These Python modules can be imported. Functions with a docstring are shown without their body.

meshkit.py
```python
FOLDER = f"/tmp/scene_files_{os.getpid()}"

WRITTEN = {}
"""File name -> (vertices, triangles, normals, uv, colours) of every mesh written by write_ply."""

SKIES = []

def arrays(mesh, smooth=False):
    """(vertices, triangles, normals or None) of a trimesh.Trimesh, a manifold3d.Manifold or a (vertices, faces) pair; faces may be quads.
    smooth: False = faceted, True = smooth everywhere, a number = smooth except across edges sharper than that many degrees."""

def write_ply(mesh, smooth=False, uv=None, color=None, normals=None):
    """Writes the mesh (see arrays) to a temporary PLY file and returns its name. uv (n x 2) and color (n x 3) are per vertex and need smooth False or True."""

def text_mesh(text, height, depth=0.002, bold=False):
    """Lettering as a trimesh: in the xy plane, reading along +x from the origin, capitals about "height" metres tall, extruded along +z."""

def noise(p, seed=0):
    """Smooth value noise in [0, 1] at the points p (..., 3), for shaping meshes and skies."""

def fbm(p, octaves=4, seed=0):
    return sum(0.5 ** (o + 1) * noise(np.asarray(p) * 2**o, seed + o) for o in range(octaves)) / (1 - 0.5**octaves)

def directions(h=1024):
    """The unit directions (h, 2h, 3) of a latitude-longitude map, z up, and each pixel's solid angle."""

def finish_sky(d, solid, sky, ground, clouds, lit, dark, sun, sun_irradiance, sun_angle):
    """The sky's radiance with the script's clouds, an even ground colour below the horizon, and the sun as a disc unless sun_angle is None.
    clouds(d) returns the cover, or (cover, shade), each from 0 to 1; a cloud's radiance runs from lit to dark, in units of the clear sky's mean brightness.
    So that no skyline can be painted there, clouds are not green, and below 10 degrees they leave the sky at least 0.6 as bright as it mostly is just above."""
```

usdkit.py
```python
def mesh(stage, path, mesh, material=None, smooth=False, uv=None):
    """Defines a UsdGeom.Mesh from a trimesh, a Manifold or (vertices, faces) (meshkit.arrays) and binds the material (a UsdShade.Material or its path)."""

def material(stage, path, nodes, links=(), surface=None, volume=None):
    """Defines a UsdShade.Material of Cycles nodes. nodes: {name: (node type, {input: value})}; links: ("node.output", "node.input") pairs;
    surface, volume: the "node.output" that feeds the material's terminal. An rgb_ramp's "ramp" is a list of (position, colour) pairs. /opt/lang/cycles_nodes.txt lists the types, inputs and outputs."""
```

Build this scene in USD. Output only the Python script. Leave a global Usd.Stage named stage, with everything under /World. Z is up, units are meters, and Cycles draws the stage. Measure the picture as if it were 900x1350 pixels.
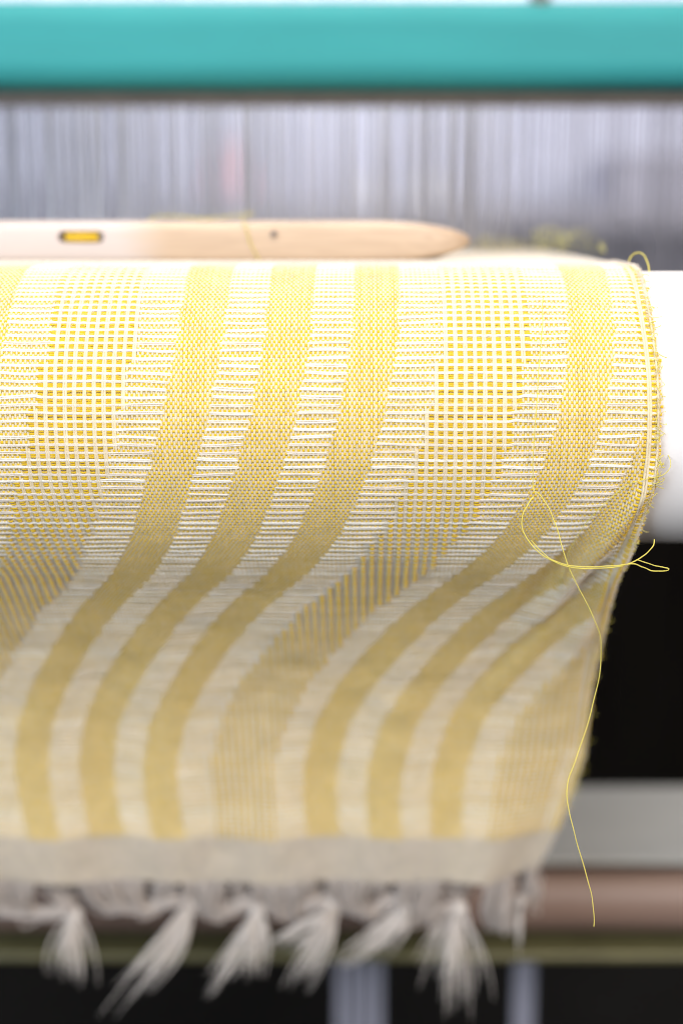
import math, random
import numpy as np, trimesh, usdkit, meshkit
from scipy.interpolate import CubicSpline, PchipInterpolator
from pxr import Usd, UsdGeom, UsdLux, UsdShade, Gf, Sdf, Vt

stage = Usd.Stage.CreateInMemory()
UsdGeom.SetStageUpAxis(stage, 'Z'); UsdGeom.SetStageMetersPerUnit(stage, 1.0)
UsdGeom.Xform.Define(stage, '/World'); UsdGeom.Scope.Define(stage, '/World/Looks')
rng = np.random.default_rng(7); random.seed(7)

# ---------------------------------------------------------------- camera
FPX, PITCH, D0 = 1950.0, math.radians(12), 0.55          # focal length in photograph pixels, tilt down, focus
U = D0 / FPX                                             # one photograph pixel at the focus, in metres
L, R = 0.605, 0.0551                                     # camera to beam axis, beam radius
cP, sP = math.cos(PITCH), math.sin(PITCH)
Dc, Vc = L * math.cos(math.radians(4.03)), L * math.sin(math.radians(4.03))
CAM = np.array([0.0, -(Dc * cP + Vc * sP), -(-Dc * sP + Vc * cP)])   # the beam axis is y = z = 0

def at(px, py, d):
    v = -(py - 675) / FPX * d
    return np.array([(px - 450) / FPX * d, CAM[1] + d * cP + v * sP, CAM[2] - d * sP + v * cP])
def at_y(px, py, y):
    """the point of that pixel's ray at the world depth y"""
    a = at(px, py, 1.0) - CAM
    return CAM + a * ((y - CAM[1]) / a[1])

cam = UsdGeom.Camera.Define(stage, '/World/camera')
cam.CreateHorizontalApertureAttr(24.0); cam.CreateVerticalApertureAttr(36.0)
cam.CreateFocalLengthAttr(24.0 * FPX / 900.0)
cam.CreateFocusDistanceAttr(0.553); cam.CreateFStopAttr(2.7)
cam.CreateClippingRangeAttr(Gf.Vec2f(0.02, 50)); cam.CreateExposureAttr(-0.12)
cam.AddTranslateOp().Set(Gf.Vec3d(*CAM)); cam.AddRotateXOp().Set(90 - math.degrees(PITCH))

# ---------------------------------------------------------------- lamps
def rect(name, pos, target, w, h, power, col):
    l = UsdLux.RectLight.Define(stage, '/World/' + name)
    l.CreateWidthAttr(w); l.CreateHeightAttr(h); l.CreateIntensityAttr(power); l.CreateNormalizeAttr(True); l.CreateColorAttr(Gf.Vec3f(*col))
    m = Gf.Matrix4d().SetLookAt(Gf.Vec3d(*pos), Gf.Vec3d(*target), Gf.Vec3d(0.03, 0.9, 0.2)).GetInverse()
    l.AddTransformOp().Set(m)
rect('ceiling_lamp', (-0.15, -0.18, 1.42), (0, 0.0, 0), 1.3, 0.9, 11.0, (1.0, 0.89, 0.77))
rect('window_light', (-1.8, -2.0, 0.80), (0, 0, -0.05), 1.9, 1.6, 45, (0.74, 0.86, 1.0))
rect('front_fill_light', (1.1, -1.8, 1.0), (0, 0, 0), 1.7, 1.2, 34, (1.0, 0.92, 0.86))  # added warm fill from the front right, lifts the hanging cloth
rect('rear_fill_light', (0.1, 1.2, 1.7), (0, 1.45, 0), 0.9, 0.5, 10, (0.92, 0.95, 1.0))  # added to brighten the wall behind the loom, no known source there

# ---------------------------------------------------------------- materials
def mat(name, nodes, links, surface='p.BSDF'):
    return usdkit.material(stage, '/World/Looks/' + name, nodes, links, surface=surface)
def simple(name, col, rough=0.6, var=0.12, scale=60.0, metallic=0.0, spec=0.4, stretch=(1, 1, 1), bump=0.0):
    c = np.array(col, float)
    n = {'g': ('geometry', {}), 'map': ('mapping', {'scale': stretch}), 'n': ('noise_texture', {'scale': scale, 'detail': 5.0, 'roughness': 0.6}),
         'r': ('rgb_ramp', {'ramp': [(0.25, tuple(c * (1 - var))), (0.75, tuple(np.minimum(c * (1 + var), 0.95)))]}),
         'p': ('principled_bsdf', {'roughness': rough, 'metallic': metallic, 'specular_ior_level': spec})}
    l = [('g.position', 'map.vector'), ('map.vector', 'n.vector'), ('n.fac', 'r.fac'), ('r.color', 'p.base_color')]
    if bump:
        n['b'] = ('bump', {'strength': 0.6, 'distance': bump}); l += [('n.fac', 'b.height'), ('b.normal', 'p.normal')]
    return mat(name, n, l)
def yarn(name, col, var=0.16, sheen=0.5):
    c = np.array(col, float)
    return mat(name, {'g': ('geometry', {}), 'n': ('noise_texture', {'scale': 2200.0, 'detail': 3.0, 'roughness': 0.7}), 'n2': ('noise_texture', {'scale': 160.0, 'detail': 2.0}),
                      'r': ('rgb_ramp', {'ramp': [(0.28, tuple(c * (1 - var))), (0.72, tuple(np.minimum(c * (1 + var), 0.93)))]}),
                      'r2': ('rgb_ramp', {'ramp': [(0.3, (0.9, 0.9, 0.88)), (0.7, (1, 1, 1))]}),
                      'x': ('mix_color', {'blend_type': 'multiply', 'fac': 1.0}),
                      'd': ('principled_bsdf', {'roughness': 0.85, 'specular_ior_level': 0.15, 'sheen_weight': sheen, 'sheen_roughness': 0.5}),
                      't': ('translucent_bsdf', {}), 'mx': ('mix_closure', {'fac': 0.45})},
               [('g.position', 'n.vector'), ('g.position', 'n2.vector'), ('n.fac', 'r.fac'), ('n2.fac', 'r2.fac'), ('r.color', 'x.a'), ('r2.color', 'x.b'),
                ('x.result', 'd.base_color'), ('x.result', 't.color'), ('d.BSDF', 'mx.closure1'), ('t.BSDF', 'mx.closure2')], 'mx.closure')
M = dict(
    warp=yarn('cream_warp_yarn', (0.86, 0.72, 0.50)), tabby=yarn('yellow_yarn', (0.75, 0.51, 0.022), 0.15), pattern=yarn('ivory_yarn', (0.83, 0.77, 0.70), 0.12), pattern_b=yarn('ivory_yarn_darker', (0.78, 0.71, 0.63), 0.12), pattern_c=yarn('ivory_yarn_paler', (0.86, 0.81, 0.75), 0.12),
    hem=yarn('beige_yarn', (0.46, 0.395, 0.39)), arm=yarn('beige_fringe_yarn', (0.56, 0.49, 0.44)), fringe=yarn('white_fringe_yarn', (0.72, 0.66, 0.61)),
    tuft=yarn('pale_yellow_fluff', (0.70, 0.66, 0.25), 0.1),
    thread=yarn('bright_yellow_thread', (0.72, 0.63, 0.12), 0.08),
    white=simple('white_beam_paint', (0.52, 0.50, 0.49), 0.55, 0.02, 18, spec=0.3, bump=0.0002),
    teal=simple('turquoise_paint', (0.024, 0.185, 0.19), 0.6, 0.16, 22, stretch=(0.15, 1, 1), spec=0.15),
    band=simple('reed_band_metal', (0.07, 0.058, 0.048), 0.5, 0.2, 40), wire=simple('reed_wire_metal', (0.12, 0.12, 0.14), 0.4, 0.2, 90, metallic=0.6),
    heddle=simple('heddle_string', (0.74, 0.76, 0.86), 0.7, 0.06, 90), dark=simple('dark_shaft_wood', (0.06, 0.05, 0.045), 0.7, 0.2, 30),
    panel=simple('shaded_panel_wood', (0.0035, 0.003, 0.0026), 0.9, 0.5, 25, spec=0.03, stretch=(6, 1, 0.3)),  # near black: the deep shade under the loom is put into this colour
    grey=simple('grey_board_paint', (0.20, 0.20, 0.185), 0.6, 0.08, 40, stretch=(0.3, 1, 1)),
    wood=simple('brown_rail_wood', (0.135, 0.088, 0.068), 0.5, 0.2, 60, stretch=(0.08, 1, 1)),
    olive=simple('olive_metal', (0.075, 0.068, 0.03), 0.45, 0.2, 40), cord=simple('pale_cord', (0.14, 0.14, 0.17), 0.7, 0.15, 200, stretch=(1, 1, 0.1)),
    wall=simple('lavender_wall', (0.60, 0.61, 0.73), 0.9, 0.10, 4), floor=simple('shaded_floor', (0.005, 0.0045, 0.004), 0.9, 0.3, 8, spec=0.1),  # floor colour darkened to hold the shade under the loom
    pink=simple('pink_yarn', (0.70, 0.48, 0.55), 0.9, 0.1, 80), pale=simple('pale_yarn', (0.55, 0.55, 0.60), 0.9, 0.06, 80), box=simple('slate_plastic', (0.34, 0.34, 0.41), 0.6, 0.1, 20),
    nail=simple('nail_iron', (0.10, 0.08, 0.07), 0.5, 0.2, 200),
)
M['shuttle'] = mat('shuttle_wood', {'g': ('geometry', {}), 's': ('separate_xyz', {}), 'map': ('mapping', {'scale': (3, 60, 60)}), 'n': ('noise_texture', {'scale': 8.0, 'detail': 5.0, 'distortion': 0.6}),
    'mr': ('map_range', {'from_min': -0.098, 'from_max': -0.078}), 'wob': ('math', {'math_type': 'multiply_add', 'value2': 0.03, 'value3': -0.015}), 'add': ('math', {'math_type': 'add'}),  # left end painted paler for its overexposed look, tan further right
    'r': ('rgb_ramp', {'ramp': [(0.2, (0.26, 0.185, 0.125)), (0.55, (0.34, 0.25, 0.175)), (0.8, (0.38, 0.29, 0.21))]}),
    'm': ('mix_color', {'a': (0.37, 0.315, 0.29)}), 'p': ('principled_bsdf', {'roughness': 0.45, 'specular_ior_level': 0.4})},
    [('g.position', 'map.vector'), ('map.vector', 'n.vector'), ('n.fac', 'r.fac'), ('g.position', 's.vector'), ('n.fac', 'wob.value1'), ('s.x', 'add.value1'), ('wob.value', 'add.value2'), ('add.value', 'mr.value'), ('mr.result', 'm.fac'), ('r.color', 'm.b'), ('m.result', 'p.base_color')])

# ---------------------------------------------------------------- helpers
def numbered(path):
    p, k = path, 0
    while stage.GetPrimAtPath(p):
        k += 1; p = f'{path}_{k:03d}'
    return p
def tag(prim, label=None, cat=None, group=None, kind=None):
    for k, v in (('label', label), ('category', cat), ('group', group), ('kind', kind)):
        if v: prim.SetCustomDataByKey(k, v)
def thing(name, label, cat, group=None, loc=None):
    x = UsdGeom.Xform.Define(stage, numbered('/World/' + name))
    if loc is not None: x.AddTranslateOp().Set(Gf.Vec3d(*map(float, loc)))
    tag(x.GetPrim(), label, cat, group)
    return x.GetPrim()
def obj(name, mesh, m, parent=None, smooth=40, **kw):
    base = str(parent.GetPath()) if parent else '/World'
    p = usdkit.mesh(stage, numbered(base + '/' + name), mesh, M[m], smooth=smooth).GetPrim()
    tag(p, **kw)
    return p
def quads(name, pts, nor, faces, m, parent=None, **kw):
    base = str(parent.GetPath()) if parent else '/World'
    g = UsdGeom.Mesh.Define(stage, numbered(base + '/' + name))
    g.CreatePointsAttr(Vt.Vec3fArray.FromNumpy(pts.astype(np.float32)))
    g.CreateFaceVertexCountsAttr(Vt.IntArray.FromNumpy(np.full(len(faces), 4, np.int32)))
    g.CreateFaceVertexIndicesAttr(Vt.IntArray.FromNumpy(faces.astype(np.int32).ravel()))
    g.CreateSubdivisionSchemeAttr('none')
    g.CreateNormalsAttr(Vt.Vec3fArray.FromNumpy(nor.astype(np.float32))); g.SetNormalsInterpolation('vertex')
    UsdShade.MaterialBindingAPI.Apply(g.GetPrim()).Bind(M[m])
    tag(g.GetPrim(), **kw)
    return g.GetPrim()
def norm(a): return a / np.maximum(np.linalg.norm(a, axis=-1, keepdims=True), 1e-12)
def tubes(c, ns, rb, rn, sides=5, phase=0.0):
    """Yarns along axis 1 of the centres c (k, n, 3): elliptical section, half widths rb in the cloth and rn across it (k, n). Returns points, normals, quads."""
    k, n, _ = c.shape
    t = norm(np.gradient(c, axis=1)); b = norm(np.cross(t, ns)); nn = np.cross(b, t)
    a = np.arange(sides) * 2 * np.pi / sides + phase
    ca, sa = np.cos(a)[None, None, :, None], np.sin(a)[None, None, :, None]
    rb, rn = np.broadcast_to(rb, (k, n))[..., None, None], np.broadcast_to(rn, (k, n))[..., None, None]
    p = c[:, :, None] + rb * ca * b[:, :, None] + rn * sa * nn[:, :, None]
    nor = norm(ca / rb * b[:, :, None] + sa / rn * nn[:, :, None])
    i, j, s = np.meshgrid(np.arange(k), np.arange(n - 1), np.arange(sides), indexing='ij')
    q = lambda jj, ss: (i * n + jj) * sides + ss % sides
    f = np.stack([q(j, s), q(j + 1, s), q(j + 1, s + 1), q(j, s + 1)], -1).reshape(-1, 4)
    return p.reshape(-1, 3), nor.reshape(-1, 3), f
def join(parts):
    P, N, F, o = [], [], [], 0
    for p, n, f in parts:
        P.append(p); N.append(n); F.append(f + o); o += len(p)
    return np.vstack(P), np.vstack(N), np.vstack(F)
def strand(path, r, sides=6, m=60):
    """A round thread along a smooth curve through path."""
    path = np.asarray(path, float)
    s = np.concatenate([[0], np.cumsum(np.linalg.norm(np.diff(path, axis=0), axis=1))])
    c = CubicSpline(s, path)(np.linspace(0, s[-1], m))[None]
    t = norm(np.gradient(c, axis=1)); ref = np.where(np.abs(t[..., 1:2]) < 0.9, [0, 1.0, 0], [1.0, 0, 0])
    rr = np.full((1, m), r) if np.ndim(r) == 0 else np.interp(np.linspace(0, 1, m), np.linspace(0, 1, len(r)), r)[None]
    return tubes(c, norm(ref - (ref * t).sum(-1, keepdims=True) * t), rr, rr, sides)
def prism(profile, x0, x1):
    """A bar along x with the closed section profile of (y, z)."""
    from shapely.geometry import Polygon
    m = trimesh.creation.extrude_polygon(Polygon(profile), x1 - x0, engine='earcut')
    v = m.vertices.copy()
    m.vertices = np.stack([v[:, 2] + x0, v[:, 0], v[:, 1]], 1)
    m.fix_normals()
    return m
def rounded(y0, z0, y1, z1, r, k=5):
    from shapely.geometry import box
    return list(box(y0 + r, z0 + r, y1 - r, z1 - r).buffer(r, quad_segs=k).exterior.coords)[:-1]
def box(x0, y0, z0, x1, y1, z1):
    m = trimesh.creation.box([x1 - x0, y1 - y0, z1 - z0]); m.apply_translation([(x0 + x1) / 2, (y0 + y1) / 2, (z0 + z1) / 2]); return m

# ---------------------------------------------------------------- setting
WALL_Y = 1.7
obj('wall', box(-1.6, WALL_Y, -0.75, 1.6, WALL_Y + 0.1, 1.9), 'wall', kind='structure')
obj('floor', box(-1.6, -0.7, -0.80, 1.6, WALL_Y, -0.75), 'floor', kind='structure')

# ---------------------------------------------------------------- the beam the cloth hangs over
beam = thing('loom_beam', 'thick round white beam that the yellow striped cloth is draped over', 'loom beam')
ang = np.linspace(0, 2 * np.pi, 129)[:-1]
obj('roller', prism([(R * math.cos(a), R * math.sin(a)) for a in ang], -0.32, 0.30), 'white', beam, smooth=30)

# ---------------------------------------------------------------- the cloth's surface
RC = R + 0.0016
A_DEP = math.radians(121)
ARC = np.radians(np.linspace(0, 121, 90))
top = [(0.235 - 0.235 * k / 30, RC - 0.0035 * (1 - k / 30) ** 1.3) for k in range(30)]
arc = [(-RC * math.sin(a), RC * math.cos(a)) for a in ARC]
free = [(780, 1.115), (830, 1.165), (880, 1.21), (940, 1.255), (1000, 1.29), (1060, 1.318), (1105, 1.335), (1150, 1.352), (1192, 1.37)]
low = [tuple(at(450, y, D0 * s)[1:]) for y, s in free]
ctrl = np.array(arc[::6] + low)
sl = np.concatenate([[0], np.cumsum(np.linalg.norm(np.diff(ctrl, axis=0), axis=1))])
hang = CubicSpline(sl, ctrl)(np.linspace(0, sl[-1], 600))
prof = np.vstack([top, hang])
S = np.concatenate([[0], np.cumsum(np.linalg.norm(np.diff(prof, axis=0), axis=1))])
PY, PZ = PchipInterpolator(S, prof[:, 0]), PchipInterpolator(S, prof[:, 1])
TY, TZ = PY.derivative(), PZ.derivative()
SEND = S[-1]
def to_pix(p):
    q = np.asarray(p) - CAM
    d = q[..., 1] * cP - q[..., 2] * sP; v = q[..., 1] * sP + q[..., 2] * cP
    return 450 + q[..., 0] / d * FPX, 675 - v / d * FPX, d
ss = np.linspace(0.2, SEND, 1500)
_, ypx, dpx = to_pix(np.stack([0 * ss, PY(ss), PZ(ss)], -1))
front = ypx.argmin()
def s_of_y(y): return np.interp(y, ypx[front:], ss[front:])
NARROW = lambda s: np.interp(s, s_of_y([640, 760, 1000, 1110, 1190]), [1, 0.955, 0.955, 0.945, 0.90])
_n3 = lambda X, s, sc, seed: meshkit.noise(np.stack([X / sc, s / (sc * U), 0 * X + 0.5], -1), seed) - 0.5
def folds(X, s):
    """height of the cloth's folds, metres: ridges fanning down from the selvedge, and a slack wave towards the hem"""
    y = np.interp(s, ss[front:], ypx[front:])
    h = 0
    for (xa, ya, xb, yb, amp, w) in ((362, 600, 215, 850, -0.0024, 15), (378, 640, 245, 880, 0.0028, 16), (352, 745, 200, 900, -0.0026, 17), (384, 720, 300, 930, 0.0026, 16), (398, 760, 372, 1000, -0.0026, 13)):
        tt = np.clip((y - ya) / (yb - ya), -0.3, 1.3)
        xc = xa + (xb - xa) * tt + 10 * np.sin(3 * tt)
        h = h + amp * np.exp(-((X - xc) / (w * (0.7 + 0.7 * np.clip(tt, 0, 1)))) ** 2) * np.interp(tt, [-0.3, 0.05, 0.55, 1.3], [0, 1, 0.75, 0])
    g = np.interp(y, [740, 1000, 1190], [0, 0.0010, 0.0014])
    h = h + g * np.sin(X / 33 + 0.6 + y / 190) + g * 0.7 * np.sin(X / 61 + 2 - y / 120)
    h = h + 0.0007 * _n3(X, s, 70, 3) * np.interp(y, [430, 640], [0.3, 1]) + 0.0022 * _n3(X, s, 55, 8) * np.interp(y, [720, 900], [0, 1]) + 0.010 * np.interp(y, [1000, 1190], [0, 1]) * np.interp(X, [250, 400], [0, 1]) * -1
    arcw = np.interp(y, [560, 700, 780], [1.0, 1.0, 0.0])
    return np.where(h < 0, h * (1 - 0.8 * arcw), h)
ED = lambda s: np.interp(np.interp(s, ss[front:], ypx[front:]), [350, 400, 500, 600, 700, 760, 850, 1000, 1060, 1130, 1195], [383, 381, 386, 388, 384, 384, 388, 392, 378, 355, 330]) / 386.0
def surf(X, s, height):
    """X: pixels (at the focus) from the cloth's axis, s: metres along the cloth, height: metres above it. Returns centres and normals."""
    X, s = np.broadcast_arrays(np.asarray(X, float), np.asarray(s, float))
    e = ED(s)
    X2 = np.where(X > 150, 150 + (X - 150) * (1 + (e - 1) * 386 / 236.0), X)
    s2 = s + U * (1.7 * _n3(X, s, 40, 11) + 3.2 * _n3(X, s, 150, 12))
    y, z, ty, tz = PY(s2), PZ(s2), TY(s2), TZ(s2)
    l = np.hypot(ty, tz); ty, tz = ty / l, tz / l
    ny, nz = tz, -ty
    ny, nz = np.where(s < 0, 0, -(-tz)), np.where(s < 0, 1, -ty)
    sd = np.interp(s, ss, dpx) / D0
    xw = (30 * sd + (X2 + 1.4 * _n3(X, s, 60, 21)) * NARROW(s)) * U
    e1 = 2.0
    h = folds(X, s); hx = (folds(X + e1, s) - folds(X - e1, s)) / (2 * e1 * U); hs = (folds(X, s + e1 * U) - folds(X, s - e1 * U)) / (2 * e1 * U)
    c = np.stack([xw, y, z], -1); n = np.stack([0 * xw, ny, nz], -1); t = np.stack([0 * xw, ty, tz], -1)
    ns = norm(n - hx[..., None] * [1.0, 0, 0] - hs[..., None] * t)
    return c + n * (h + height)[..., None], ns
# outward side of the profile: on top it must be +z
if surf(np.zeros(1), np.array([0.1]), np.zeros(1))[1][0, 2] < 0: raise ValueError('normal')

# ---------------------------------------------------------------- the weave
P_W, P_R = 3.2, 10.5                                    # warp pitch and pattern pick pitch, in pixels at the focus
I0, I1 = -226, 120
S_TOP = S[30] - 0.030                                   # full detail from a little behind the beam's top
S_HEM = float(s_of_y(1105)); S_LOW = float(s_of_y(1166))
NP = int((S_HEM - S_TOP) / (P_R * U))
idx = np.arange(I0, I1 + 1)
s_pick = S_HEM - (np.arange(NP)[::-1] + 0.5 + rng.normal(0, 0.028, NP)) * P_R * U   # pattern picks, the last ends at the hem
y_pick = np.interp(s_pick, ss, np.where(np.arange(len(ss)) < front, 350, ypx))
SHY = np.array([380, 450, 500, 550, 600, 650, 680, 710, 750, 800, 850, 900, 950, 1000, 1050, 1105.0])
EDGE = np.array([247, 236, 228, 217, 205, 192, 184, 175, 154, 110, 75, 47, 28, 22, 28, 41.0])   # where one stripe's left edge runs
IS = round(-426 / P_W)
_s = s_of_y(SHY); _d = np.interp(_s, ss, dpx) / D0
SHV = ((EDGE - 450) * _d - 30 * _d) / NARROW(_s) / P_W - (IS + 54)
raw = PchipInterpolator(SHY, SHV)(np.clip(y_pick, 380, 1105)) + rng.normal(0, 0.3, NP)
raw[s_pick < ss[front]] = raw[s_pick >= ss[front]][0]
shift, shift4 = np.round(raw), 4 * np.round(raw / 4)
SEL = idx > I1 - 6
def zone(i, sh, sh4):
    """0 float (F), 1 plain (P), 2 check (C)"""
    b = np.mod(i - IS - sh, 162) // 18
    check = np.mod(i - IS - sh4, 162) < 36
    return np.where(check, 2, np.where((b < 2) | (b % 2 == 0), 0, 1))
Z = np.array([zone(idx, a, b) for a, b in zip(shift, shift4)])           # (pick, warp)
up4 = np.mod(idx - IS, 4) >= 2                          # in the check, warps that stay above the yellow weft
NT = 2 * NP
s_tab = np.stack([s_pick - 2.55 * U, s_pick + 2.55 * U], 1).ravel()
# height of the warp over each tabby pick: +1 warp above, -1 weft above
over = np.where((np.arange(NT)[:, None] + idx[None, :]) % 2 == 0, 1.0, -1.0)
Zt = np.repeat(Z, 2, axis=0)
over = np.where(Zt == 2, np.where(up4[None], 0.9, -2.2), over)
sel_over = np.where((idx // 2) % 2 == 0, 1.0, -1.0)
over = np.where(SEL[None], sel_over[None] * np.where((np.arange(NT)[:, None] // 2) % 2 == 0, 1, 1), over)
# tabby rows of the hem
pt = 5.0
NH = int((S_LOW - S_HEM) / (pt * U))
s_hem = S_HEM + (np.arange(NH) + 0.5) * pt * U
over_h = np.where((np.arange(NH)[:, None] + idx[None, :]) % 2 == 0, 1.0, -1.0)
slack = lambda s_: np.interp(np.interp(s_, ss[front:], ypx[front:]), [600, 760], [0, 1])[:, None]   # off the beam the warp is slack and the weft stands out
AW, AT = 0.95 - 0.65 * slack(s_tab), 0.7 + 0.8 * slack(s_tab)

cloth = thing('woven_cloth', 'yellow and cream handwoven cloth with wavy stripes, draped over the white beam', 'cloth')
# warp: one sample per crossing, plus the bare run back to the fell
s_all = np.concatenate([s_tab, s_hem]); ov = np.vstack([over, over_h])
s_back = np.linspace(0.0, s_tab[0] - 2 * U, 12)
sw = np.concatenate([s_back, s_all]); hw = np.vstack([np.zeros((12, len(idx))), over * AW, over_h * 0.45]) * U
Xi = idx * P_W + rng.normal(0, 0.16, len(idx))
Xi[SEL] += 0.0
pair = np.where(up4, np.where(np.mod(idx - IS, 4) == 2, 0.28, -0.28), 0)      # the upper pair closes up in the check
Zs = np.vstack([np.zeros((12, len(idx))), Zt, np.zeros((NH, len(idx)))])
Xw = Xi[:, None] + (pair[:, None] * (Zs.T == 2)) + rng.normal(0, 0.12, (len(idx), len(sw)))
c, n = surf(Xw, sw[None, :] + 0 * Xw, hw.T)
rw = 1.68 * rng.uniform(0.9, 1.1, (len(idx), 1)) * rng.uniform(0.9, 1.1, Xw.shape)
quads('warp_yarn', *tubes(c, n, rw * U, 1.0 * rw * U * 0.85, 5, 0.3), 'warp', cloth, kind='stuff')
# ground weft
def weft(s_rows, ovr, amp, rb, rn, wob, bunch=None, sides=5):
    k = len(s_rows)
    ext0, ext1 = rng.uniform(1.0, 3.2, k), rng.uniform(0.8, 3.2, k) + (rng.random(k) < 0.09) * rng.uniform(1, 5, k)
    X = np.concatenate([[idx[0] * P_W - 2], Xi, [idx[-1] * P_W + 2]])[None, :].repeat(k, 0)
    X[:, 0] -= ext0; X[:, -1] += ext1
    h = np.concatenate([0 * ovr[:, :1], -ovr * amp, 0 * ovr[:, :1] - 0.4], 1) * U
    s = s_rows[:, None] + U * (rng.normal(0, wob, (k, 1)) + rng.normal(0, 0.15, X.shape))
    r = rng.uniform(0.85, 1.12, X.shape)
    if bunch is not None:                                # in the check the two picks between pattern picks lie close together
        bb = np.pad(bunch, ((0, 0), (1, 1)), mode='edge'); sgn = np.where(np.arange(k) % 2 == 0, -1.0, 1.0)[:, None]
        s = s + sgn * bb * 0.85 * U; r = r * (1 - 0.18 * bb)
    c, n = surf(X, s, h)
    return tubes(c, n, rb * r * U, rn * r * U, sides, 0.2)
quads('ground_weft', *weft(s_tab, over, AT, 2.45, 1.2, 0.28, (Zt == 2) * 1.0), 'tabby', cloth, kind='stuff')
quads('hem_weft', *weft(s_hem, over_h, 1.25, 2.45, 1.2, 0.2), 'hem', cloth, kind='stuff', label='plain beige woven hem without yellow')
# rows seen edge on towards the fell, behind the beam's top
s_far = np.arange(0.004, s_tab[0], 5.2 * U)
ovf = np.where((np.arange(len(s_far))[:, None] + idx[None, :]) % 2 == 0, 1.0, -1.0)
Xf = np.repeat(Xi[::5][None], len(s_far), 0)
c, n = surf(Xf, s_far[:, None] + 0 * Xf, np.where((np.arange(len(s_far))[:, None] + np.arange(Xf.shape[1])) % 2 == 0, 1.0, -0.4) * U)
quads('far_weft', *tubes(c, n, 2.4 * U, 1.0 * U, 4, 0.0), 'pattern', cloth, kind='stuff')
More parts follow.
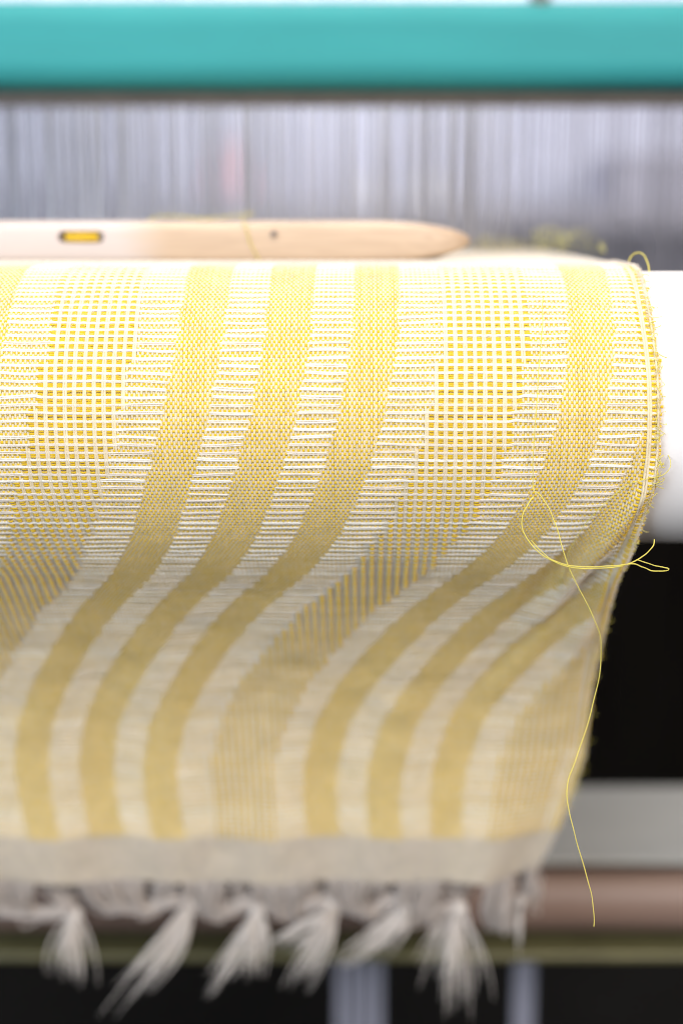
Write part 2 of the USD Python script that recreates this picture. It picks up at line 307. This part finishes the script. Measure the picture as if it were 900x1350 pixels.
# pattern weft: floats over, lies under, or checks; two plies side by side
kern = np.array([0.25, 0.5, 0.25])
for r in range(NP):
    z = Z[r].copy()
    h = np.where(z == 0, 1.6, np.where(z == 1, -2.6, np.where(up4, 1.1, 2.25)))
    h = np.where(SEL, np.where(sel_over > 0, -0.4, 1.0), h)
    sm = np.convolve(np.pad(h, 1, mode='edge'), kern, 'valid')
    h = np.where(z == 2, 0.7 * h + 0.3 * sm, sm)
    # each float lies a little askew of its neighbours and bows
    seg = np.concatenate([[0], np.cumsum(np.diff(z) != 0)])
    off, tilt, bow = (rng.normal(0, a, seg.max() + 1) for a in (0.45, 0.55, 0.35))
    st = np.array([np.argmax(seg == q) for q in range(seg.max() + 1)]); ln = np.bincount(seg)
    f = (np.arange(len(z)) - st[seg]) / np.maximum(ln[seg] - 1, 1) * 2 - 1
    ds = np.where(z == 0, off[seg] + tilt[seg] * f + (bow[seg] + 0.25) * (1 - f * f), 0.15 * rng.normal(size=len(z)))
    ds = np.convolve(np.pad(ds, 1, mode='edge'), kern, 'valid')
    sep = np.convolve(np.pad(np.where(z == 0, 1.0 + rng.normal(0, 0.2, seg.max() + 1)[seg], np.where(z == 2, 0.8, 0.95)), 3, mode='edge'), np.ones(7) / 7, 'valid')
    X = np.concatenate([[idx[0] * P_W - 3], Xi, [idx[-1] * P_W + 2.2 + rng.uniform(0, 2.5)]])
    pd = lambda a: np.concatenate([a[:1], a, a[-1:]])
    parts = []
    for sg in (-1, 1):
        c, n = surf(X[None], (s_pick[r] + U * (pd(ds) + sg * pd(sep)))[None], (pd(h) + rng.normal(0, 0.06, len(X)))[None] * U)
        rr = rng.uniform(0.92, 1.08, X.shape)[None] * (1.30 + rng.normal(0, 0.13)) * (1 + 0.35 * (meshkit.noise(np.stack([X / 22, 0 * X + 3.7 * r, 0 * X + sg], -1), 31) - 0.5))[None]
        rr = rr * np.interp(pd(np.convolve(np.pad((z == 2) * 1.0, 1, mode='edge'), kern, 'valid')), [0, 1], [1, 0.86])[None]
        parts.append(tubes(c, n, rr * U, rr * 0.85 * U, 5))
    quads('pattern_weft', *join(parts), ('pattern', 'pattern_b', 'pattern_c')[int(rng.integers(3))], cloth)

# fuzz: short loose fibres standing off the cloth
def curves(name, pts, counts, width, m, parent, **kw):
    g = UsdGeom.BasisCurves.Define(stage, numbered(str(parent.GetPath()) + '/' + name))
    g.CreateTypeAttr('linear'); g.CreateCurveVertexCountsAttr(Vt.IntArray.FromNumpy(np.asarray(counts, np.int32)))
    g.CreatePointsAttr(Vt.Vec3fArray.FromNumpy(np.asarray(pts, np.float32)))
    g.CreateWidthsAttr(Vt.FloatArray([float(width)])); g.SetWidthsInterpolation('constant')
    UsdShade.MaterialBindingAPI.Apply(g.GetPrim()).Bind(M[m]); tag(g.GetPrim(), **kw)
NF = 36000
fx, fs = rng.uniform(idx[0] * P_W, idx[-1] * P_W, NF), rng.uniform(S_TOP - 0.02, S_LOW, NF)
fs[::3] = rng.uniform(S_TOP - 0.02, float(s_of_y(420)), len(fs[::3]))
edge = rng.random(NF) < 0.08
fx[edge] = idx[-1] * P_W + rng.uniform(-3, 2.5, edge.sum())
k = 5; tt = np.linspace(0, 1, k)
ln, a0 = rng.uniform(2, 8, NF), rng.uniform(0, 2 * np.pi, NF)
FX = fx[:, None] + ln[:, None] * tt * np.cos(a0)[:, None] * 0.8 + rng.normal(0, 0.7, (NF, k))
FS = fs[:, None] + U * (ln[:, None] * tt * np.sin(a0)[:, None] * 0.8 + rng.normal(0, 0.7, (NF, k)))
FH = (1.0 + ln[:, None] * 0.55 * np.sin(tt * rng.uniform(1.2, 3.0, NF)[:, None])) * U
c, n = surf(FX, FS, FH)
curves('fibre_fuzz', c.reshape(-1, 3), np.full(NF, k), 0.00004, 'fringe', cloth, kind='stuff')

fr = []
for q in range(150):
    s0 = float(s_of_y(rng.uniform(352, 1080)) if q > 25 else s_of_y(rng.uniform(352, 660)))
    L_ = rng.uniform(4, 17); a = rng.uniform(-1.2, 1.4); x0 = idx[-1] * P_W - rng.uniform(-2, 8)
    kx = x0 + L_ * np.array([0, 0.4, 0.8, 1.0]) * math.cos(a) + rng.normal(0, 1.2, 4)
    ks = s0 + U * (L_ * np.array([0, 0.4, 0.8, 1.0]) * math.sin(a) + rng.normal(0, 1.5, 4))
    c, n = surf(kx, ks, U * np.array([1.0, 2.5, 3.0, 2.0]) * rng.uniform(0.6, 1.6))
    fr.append(strand(c, rng.uniform(0.35, 0.6) * U, 4, 10))
quads('frayed_ends', *join(fr), 'thread', cloth, kind='stuff', label='short yellow yarn ends fraying from the right edge')

# ---------------------------------------------------------------- fringe: warp ends gathered to knots, then tassels
DK = D0 * 1.385
hem_px = lambda X: to_pix(surf(np.array([X]), np.array([S_LOW]), np.zeros(1))[0][0])
Xs = np.linspace(idx[0] * P_W, idx[-1] * P_W, 400)
hemc = surf(Xs, np.full(400, S_LOW), np.zeros(400))[0]
hpx = to_pix(hemc)[0]
def hem_at(px): return np.array([np.interp(px, hpx, hemc[:, q]) for q in range(3)])
# span of hem gathered, knot, then the ends (px, py, spread)
TAS = [(-150, -52, (-60, 1212), [(-75, 1310, 12)]),
       (-50, 98, (97, 1206), [(103, 1306, 13), (88, 1285, 9)]),
       (100, 238, (252, 1190), [(150, 1338, 14), (175, 1310, 10)]),
       (240, 330, (342, 1194), [(278, 1312, 9), (333, 1298, 10)]),
       (332, 428, (440, 1193), [(388, 1308, 10), (345, 1262, 12)]),
       (430, 522, (538, 1192), [(445, 1276, 12), (500, 1262, 8)]),
       (524, 612, (604, 1198), [(606, 1346, 17), (575, 1300, 14)]),
       (640, 700, (688, 1188), [(680, 1262, 4)])]
for (xa, xb, (kx, ky), ends) in TAS:
    knot = at(kx, ky, DK - 0.006)
    ts = thing if False else UsdGeom.Xform.Define(stage, numbered(str(cloth.GetPath()) + '/tassel')).GetPrim()
    nst = max(16, int((xb - xa) / 0.7))
    arm = []
    for q in range(nst):
        u = (q + rng.uniform(0, 1)) / nst
        gap = 0.66 < u < 0.80                                # the opening between the two arms of the knot
        if gap: u = rng.uniform(0.80, 1.0)
        hx = xa + (xb - xa) * u
        a = hem_at(hx); a = a + [0, 0, 0.003]
        m1 = at(hx + (kx - hx) * (0.35 if u < 0.7 else 0.2), 1186 + (ky - 1186) * 0.4 + (11 if u < 0.7 else -6) + rng.normal(0, 2.5), DK - 0.003 + rng.normal(0, 0.002))
        m2 = at(kx + (hx - kx) * 0.16 + rng.normal(0, 2), ky - 3 + rng.normal(0, 2.5), DK - 0.006 + rng.normal(0, 0.0015))
        arm.append(strand([a, m1, m2, knot + rng.normal(0, 0.0012, 3)], 1.7 * U, 4, 12))
    quads('gathered_ends', *join(arm), 'arm', ts)
    tail = []
    for (ex, ey, spr) in ends:
        for q in range(19 if spr > 6 else 6):
            l = rng.uniform(0.66, 1.04) if rng.random() < 0.7 else rng.uniform(0.45, 0.9)
            o = rng.normal(0, 1, 2)
            mid = at(kx + (ex - kx) * 0.42 * l + o[0] * spr * 0.75 + (5 if ex < kx - 20 else 0), ky + (ey - ky) * 0.42 * l + o[1] * 2, DK - 0.010 + rng.normal(0, 0.0025))
            end = at(kx + (ex - kx) * l + o[0] * spr + rng.normal(0, 3), ky + (ey - ky) * l, DK - 0.008 + rng.normal(0, 0.004))
            tail.append(strand([knot + rng.normal(0, 0.0016, 3), mid, end], [1.8 * U, 1.5 * U, 0.3 * U], 4, 12))
    quads('tassel_end', *join(tail), 'fringe', ts)
    kn = trimesh.creation.icosphere(2, 1.0); kn.apply_scale([0.0048 if ends[0][2] > 6 else 0.002, 0.003, 0.0040 if ends[0][2] > 6 else 0.002])
    kn.vertices += 0.0006 * (meshkit.noise(kn.vertices * 900, 5)[:, None] - 0.5); kn.apply_translation(knot)
    obj('knot', kn, 'fringe', ts, smooth=True)

# ---------------------------------------------------------------- loose yellow threads
def loose(pix, r, label, m='thread', name='loose_thread', seg=120, group=None):
    """pix: (px, py, depth) through which the thread runs"""
    pts = np.array([at(*q) for q in pix]); ks = np.linspace(0, len(pts) - 1, 3 * len(pts))
    fine = CubicSpline(np.arange(len(pts)), pts)(ks) + rng.normal(0, 0.9 * U, (len(ks), 3)) * [0.35, 0.2, 0.25]
    rad = r * (1 + 0.28 * (meshkit.noise(np.stack([np.arange(seg) / 3.0, 0 * np.arange(seg), 0 * np.arange(seg)], -1), len(pix)) - 0.5))
    p = quads(name, *strand(fine, rad, 6, seg), m)
    tag(p, label, 'thread', group)
def cd(px, py, lift=0.0016):
    """camera depth of the cloth's face at that pixel, less a lift"""
    s = s_of_y(py); dd = np.interp(s, ss, dpx)
    X = ((px - 450) * dd / D0 - 30 * dd / D0) / NARROW(s)
    q = surf(np.array([X]), np.array([s]), np.array([0.0018]))[0][0]
    return float(to_pix(q)[2]) - lift
B = [(716, 392), (713, 450), (708, 520), (704, 580), (702, 636)]
loose([(x, y, cd(x, y)) for x, y in B] + [(707, 649, 0.552), (722, 668, 0.551), (737, 706, 0.550), (747, 742, 0.549), (768, 786, 0.552), (787, 826, 0.556), (792, 868, 0.560), (781, 930, 0.560), (759, 1000, 0.557), (747, 1042, 0.555), (754, 1088, 0.553), (768, 1138, 0.552), (779, 1178, 0.551), (782, 1222, 0.551)],
      0.58 * U, 'long fine yellow thread running down the cloth and hanging free over the fringe', seg=220)
loose([(703, 655, 0.551), (690, 676, 0.549), (688, 696, 0.549), (700, 718, 0.549), (726, 739, 0.549), (762, 749, 0.548), (806, 748, 0.547), (836, 740, 0.546), (856, 725, 0.548), (862, 711, 0.55)], 0.68 * U, 'curved yellow thread forming a hook across the cloth edge over the dark gap')
loose([(700, 712, 0.5485), (728, 738, 0.5485), (764, 747, 0.5475), (806, 746, 0.5465), (838, 744, 0.5455), (858, 752, 0.546), (882, 751, 0.547), (866, 746, 0.549), (848, 741, 0.549), (838, 738, 0.549)], 0.60 * U, 'yellow thread with a narrow doubled tail sticking out past the cloth edge')
loose([(862, 584, cd(855, 584)), (874, 592, 0.553), (883, 606, 0.552), (881, 620, 0.551), (868, 628, 0.552), (852, 631, cd(845, 631))] + [(x, y, cd(x, y)) for x, y in ((826, 640), (806, 656), (784, 676), (764, 702), (750, 728), (741, 760), (736, 802))], 0.52 * U, 'thin yellow thread looping out from the cloth edge against the white beam')
loose([(829, 345, 0.600), (838, 333, 0.598), (849, 337, 0.594), (855, 357, 0.588), (858, 395, 0.571), (861, 430, 0.560)], 0.85 * U, 'greenish yellow thread arching above the top right corner of the cloth')
rr = random.Random(4)
def tuft(px, py, y, w, h, n, label, base='yarn_tuft'):
    ps = []
    for q in range(n):
        x0, x1 = px + rr.uniform(-w, w), px + rr.uniform(-w, w)
        p = [at_y(x0, py, y)]
        for f in (0.3, 0.6): p.append(at_y(x0 + (x1 - x0) * f + rr.uniform(-w, w) * 0.3, py - h * rr.uniform(0.3, 1), y + rr.uniform(-0.01, 0.01)))
        p.append(at_y(x1, py - h * rr.uniform(0, 0.5), y))
        ps.append(strand(p, 0.36 * U, 5, 24))
    o = quads(base, *join(ps), 'tuft'); tag(o, label, 'yarn')
tuft(738, 333, 0.16, 44, 34, 13, 'fluffy tuft of yellow yarn on the cloth right of the shuttle tip')
tuft(655, 328, 0.18, 36, 14, 7, 'few stray yellow yarns lying between shuttle tip and yellow tuft')
tuft(793, 333, 0.10, 5, 14, 5, 'small upright yellow yarn end near the top right corner of the cloth')

# ---------------------------------------------------------------- shuttle lying on the cloth
SY = 0.085
tip = at_y(620, 316, SY); zt, zb = at_y(450, 290, SY)[2], RC + 0.0012
zb = min(zb, at_y(450, 348, SY)[2])
xl = at_y(-420, 300, SY)[0]
sh = thing('shuttle', 'pale wooden boat shuttle lying on the cloth behind the beam', 'shuttle')
zc, hz, hy = (zt + zb) / 2, (zt - zb) / 2, 0.016
Ltip = 0.046
rows = []
xsn = np.concatenate([np.linspace(xl, xl + Ltip, 26), np.linspace(xl + Ltip, tip[0] - Ltip, 16)[1:-1], np.linspace(tip[0] - Ltip, tip[0], 26)])
for x in xsn:
    dd = min(x - xl, tip[0] - x)
    g = 1 if dd >= Ltip else max(1e-3, 1 - (1 - dd / Ltip) ** 2.0) ** 0.55
    gz = max(g, 0.02)
    z0 = tip[2] + (zc - tip[2]) * g
    sec = []
    for a in np.linspace(0, 2 * np.pi, 33)[:-1]:
        ca, sa = math.cos(a), math.sin(a); e = 0.42
        sec.append((x, SY + hy * gz * math.copysign(abs(ca) ** e, ca), z0 + hz * gz * math.copysign(abs(sa) ** e, sa)))
    rows.append(sec)
v = np.array(rows); nx = len(xsn); i, j = np.meshgrid(np.arange(nx - 1), np.arange(32), indexing='ij')
q = np.stack([i * 32 + j, (i + 1) * 32 + j, (i + 1) * 32 + (j + 1) % 32, i * 32 + (j + 1) % 32], -1).reshape(-1, 4)
vv = np.vstack([v.reshape(-1, 3), v[0].mean(0), v[-1].mean(0)]); kk = np.arange(32); n0 = nx * 32
caps = np.vstack([np.stack([0 * kk + n0, kk, (kk + 1) % 32], 1), np.stack([0 * kk + n0 + 1, (nx - 1) * 32 + (kk + 1) % 32, (nx - 1) * 32 + kk], 1)])
body = trimesh.Trimesh(vv, np.vstack([q[:, [0, 1, 2]], q[:, [0, 2, 3]], caps]), process=False); trimesh.repair.fix_normals(body)
# the yarn slot, cut into the side
fy = SY - hy
sa_, sb_ = at_y(76, 312, fy), at_y(137, 312, fy)
import manifold3d as m3
def mani(m): return m3.Manifold(m3.Mesh(np.asarray(m.vertices, np.float32), np.asarray(m.faces, np.uint32)))
ball = m3.Manifold.sphere(0.0027, 24).scale([1, 2.0, 1])
slot = m3.Manifold.batch_hull([ball.translate([float(sa_[0]) + 0.0027, fy, float(sa_[2])]), ball.translate([float(sb_[0]) - 0.0027, fy, float(sa_[2])])])
ob = mani(body) - slot
if ob.num_tri() < 500: raise ValueError('slot')
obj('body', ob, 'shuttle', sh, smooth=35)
ys = []
for q in range(9):
    zz = sa_[2] + (q - 4) * 0.00042
    ys.append(strand([[sa_[0] + 0.003, fy + 0.0022, zz], [(sa_[0] + sb_[0]) / 2, fy + 0.0004, zz + rng.normal(0, 0.0001)], [sb_[0] - 0.0022, fy + 0.0018, zz]], 0.0003, 5, 14))
quads('yarn_in_slot', *join(ys), 'tabby', sh, label='yellow yarn showing in the slot')
for px_ in (74, 138):
    e = trimesh.creation.icosphere(2, 0.0021); e.apply_translation(at_y(px_ + (3 if px_ < 100 else -3), 312, fy + 0.0022)); obj('eyelet', e, 'nail', sh, smooth=True)
nl = trimesh.creation.cylinder(0.0014, 0.002, sections=20); nl.apply_transform(trimesh.transformations.rotation_matrix(math.pi / 2, [1, 0, 0])); nl.apply_translation(at_y(361, 308, fy)); obj('nail', nl, 'nail', sh, smooth=30)
loose([tuple(to_pix(at_y(x, y, SY - hy - 0.0006))) for x, y in ((318, 284), (324, 300), (330, 320), (342, 343))], 0.8 * U, 'yellow thread lying across the side of the shuttle', seg=40)
loose([tuple(to_pix(at_y(x, y, SY + 0.002))) for x, y in ((196, 290), (225, 284), (262, 287), (300, 285), (334, 281))], 0.9 * U, 'wavy yellow thread lying along the top edge of the shuttle', seg=60)

# ---------------------------------------------------------------- beater and reed
RY = 0.285
def zat(py, y): return float(at_y(450, py, y)[2])
reed = thing('reed', 'metal reed of fine vertical wires under the turquoise bar', 'reed')
obj('top_band', prism(rounded(RY - 0.006, zat(139, RY - 0.006), RY + 0.008, zat(112, RY - 0.006), 0.002, 3), -0.34, 0.34), 'band', reed, smooth=40)
zb_ = RC - 0.03
obj('bottom_band', prism(rounded(RY - 0.006, zb_ - 0.02, RY + 0.008, zb_, 0.002, 3), -0.34, 0.34), 'band', reed, smooth=40)
for kx in range(-64, 65):
    xx = kx * 0.0034 + rng.normal(0, 0.0003); w_ = rng.uniform(0.0005, 0.0008)
    obj('wire', box(xx - w_, RY - 0.002, zb_ - 0.003, xx + w_, RY + 0.003, zat(125, RY)), 'wire', reed, smooth=False)
bar = thing('beater', 'turquoise painted beater bar running across the top of the loom', 'beater bar')
by = RY - 0.026
obj('bar', prism(rounded(by, zat(116, by), by + 0.046, zat(-4, by), 0.015, 10), -0.36, 0.36), 'teal', bar, smooth=60)
kb = trimesh.creation.cylinder(0.006, 0.016, sections=24); kb.apply_translation(at_y(712, -14, by + 0.012)); obj('bolt', kb, 'nail', bar, smooth=30)

# ---------------------------------------------------------------- heddle shafts
XE = float(surf(np.array([idx[-1] * P_W]), np.array([0.01]), np.zeros(1))[0][0, 0])
for sft in range(4):
    yy = 0.40 + 0.034 * sft
    hs_ = thing('heddle_shaft', ['first row of white string heddles directly behind the reed', 'second row of white string heddles behind the reed', 'third row of white string heddles behind the reed', 'rearmost row of white string heddles behind the reed'][sft], 'heddle shaft', 'rows of heddles behind the reed')
    obj('upper_bar', box(-0.34, yy - 0.006, 0.30, XE + 0.1, yy + 0.006, 0.33), 'dark', hs_, smooth=False)
    obj('lower_bar', box(-0.34, yy - 0.006, -0.13, XE + 0.1, yy + 0.006, -0.10), 'dark', hs_, smooth=False)
    x = -0.30 + rng.uniform(0, 0.006)
    while x < XE:
        w_ = rng.uniform(0.0004, 0.0008)
        obj('heddle', box(x - w_, yy - w_, -0.101, x + w_, yy + w_, 0.301), 'heddle', hs_, smooth=False)
        x += rng.choice([0.0045, 0.0055, 0.008, 0.013], p=[0.35, 0.3, 0.25, 0.1])

# the warp, from the last woven row back through the reed
ws = idx[None].T * P_W * U * 1.0 + 30 * U
zf = float(PZ(0.0)); ysheet = np.array([0.236, 0.30, 0.62, 1.25]); zsheet = np.array([zf, zf, zf - 0.004, zf - 0.03])
xs_ = idx * P_W * U * (float(np.interp(0.2, ss, dpx)) / D0 if False else 1.0)
x0_ = surf(Xi, np.zeros(len(Xi)), np.zeros(len(Xi)))[0][:, 0]
cw = np.stack([np.repeat(x0_[:, None], 4, 1), np.repeat(ysheet[None], len(x0_), 0), zsheet[None] + rng.normal(0, 0.0008, (len(x0_), 4)) * [0, 1, 1, 1]], -1)
nw = np.zeros_like(cw); nw[..., 2] = 1
o = quads('warp_sheet', *tubes(cw, nw, 1.35 * U, 1.2 * U, 4), 'warp', kind='stuff'); tag(o, 'sheet of taut cream warp threads running back through the reed', 'warp threads')
# ---------------------------------------------------------------- things far behind the reed
def cone(px, py, y, r, h, m, label):
    p = at_y(px, py, y)
    t = trimesh.creation.revolve([(0, -h / 2), (r, -h / 2), (r * 1.02, -h * 0.3), (r * 0.55, h * 0.42), (r * 0.3, h / 2), (0, h / 2)], sections=28)
    t.vertices += 0.004 * (meshkit.noise(t.vertices * 120, 3)[:, None] - 0.5); t.apply_translation(p)
    o = obj('yarn_cone', t, m, smooth=50); tag(o, label, 'yarn cone')
TY_ = 1.45
shelf_z = zat(268, TY_)
sf = thing('shelf', 'blurred dark grey shelf standing behind the heddles', 'shelf')
obj('shelf_board', box(-0.9, TY_ - 0.16, shelf_z - 0.03, 0.9, TY_ + 0.16, shelf_z), 'box', sf, smooth=False)
obj('shelf_back', box(-0.9, TY_ + 0.13, shelf_z - 0.7, 0.9, TY_ + 0.155, shelf_z - 0.031), 'box', sf, smooth=False)
cone(303, 222, TY_, 0.035, 0.075, 'pink', 'blurred pink cone of yarn on the shelf behind the heddles')
cone(485, 258, TY_ - 0.05, 0.03, 0.05, 'pale', 'blurred white cone of yarn left of the shelf middle')
cone(566, 260, TY_ - 0.05, 0.05, 0.06, 'pale', 'blurred wide white cone of yarn above the shuttle tip')
o = obj('box', box(at_y(-60, 0, TY_)[0], TY_ - 0.08, shelf_z, at_y(120, 0, TY_)[0], TY_ + 0.1, zat(238, TY_)), 'box', smooth=False); tag(o, 'blurred dark grey box at the left end of the shelf', 'box')
o = obj('box', box(at_y(800, 0, TY_)[0], TY_ - 0.08, shelf_z, at_y(960, 0, TY_)[0], TY_ + 0.1, zat(205, TY_)), 'box', smooth=False); tag(o, 'blurred dark grey box at the right end of the shelf', 'box')

# ---------------------------------------------------------------- below: rail, cords, panel coloured for the shade under the loom
yf = float(at(450, 1138, 0.845)[1]); zr = zat(1138, yf)
a_, b_ = at(450, 1036, 1.0) - CAM, 0
yb = CAM[1] + a_[1] * ((zr - CAM[2]) / a_[2])
rail = thing('loom_rail', 'grey and brown wooden cross rail of the loom behind the fringe', 'rail')
obj('grey_board', prism(rounded(yf + 0.003, zr - 0.0035, yb, zr, 0.0016, 4), -0.4, 0.4), 'grey', rail, smooth=40, label='grey painted top board')
zl = zat(1240, yf - 0.004)
obj('wooden_beam', prism(rounded(yf - 0.006, zl, yf + 0.06, zr - 0.0092, 0.017, 9), -0.4, 0.4), 'wood', rail, smooth=60, label='brown wooden front beam')
zs0, zs1 = zat(1269, yf - 0.006), zat(1257, yf - 0.006)
obj('metal_strip', prism(rounded(yf - 0.007, zs0, yf + 0.03, zs1, 0.0022, 3), -0.4, 0.4), 'olive', rail, smooth=40, label='thin olive metal strip')
for (x0, x1, lab, n_) in ((440, 506, 'grey cords hanging side by side below the rail', 4), (672, 703, 'single pale flat cord hanging below the rail', 1)):
    for q in range(n_):
        w_ = (x1 - x0) / n_
        pa, pb = at_y(x0 + w_ * q + 1.5, 1400, yf + 0.09), at_y(x0 + w_ * (q + 1) - 1.5, 1400, yf + 0.09)
        t = prism([(-0.0018, -0.0), (0.0018, 0.0), (0.0018, 1.0), (-0.0018, 1.0)], 0, 1)
        o = obj('cord', box(pa[0], yf + 0.088 + 0.002 * (q % 2), -0.72, pb[0], yf + 0.092 + 0.002 * (q % 2), zr - 0.02), 'cord', smooth=False)
        tag(o, (['leftmost', 'second', 'third', 'rightmost'][q] + ' of the four grey cords hanging below the rail under the fringe') if n_ > 1 else 'single pale bluish cord hanging below the rail near the right', 'cord', 'cords hanging below the rail' if n_ > 1 else None)
pan = thing('shade_panel', 'vertical boards coloured near black to stand for the deep shadow under the loom', 'panel')
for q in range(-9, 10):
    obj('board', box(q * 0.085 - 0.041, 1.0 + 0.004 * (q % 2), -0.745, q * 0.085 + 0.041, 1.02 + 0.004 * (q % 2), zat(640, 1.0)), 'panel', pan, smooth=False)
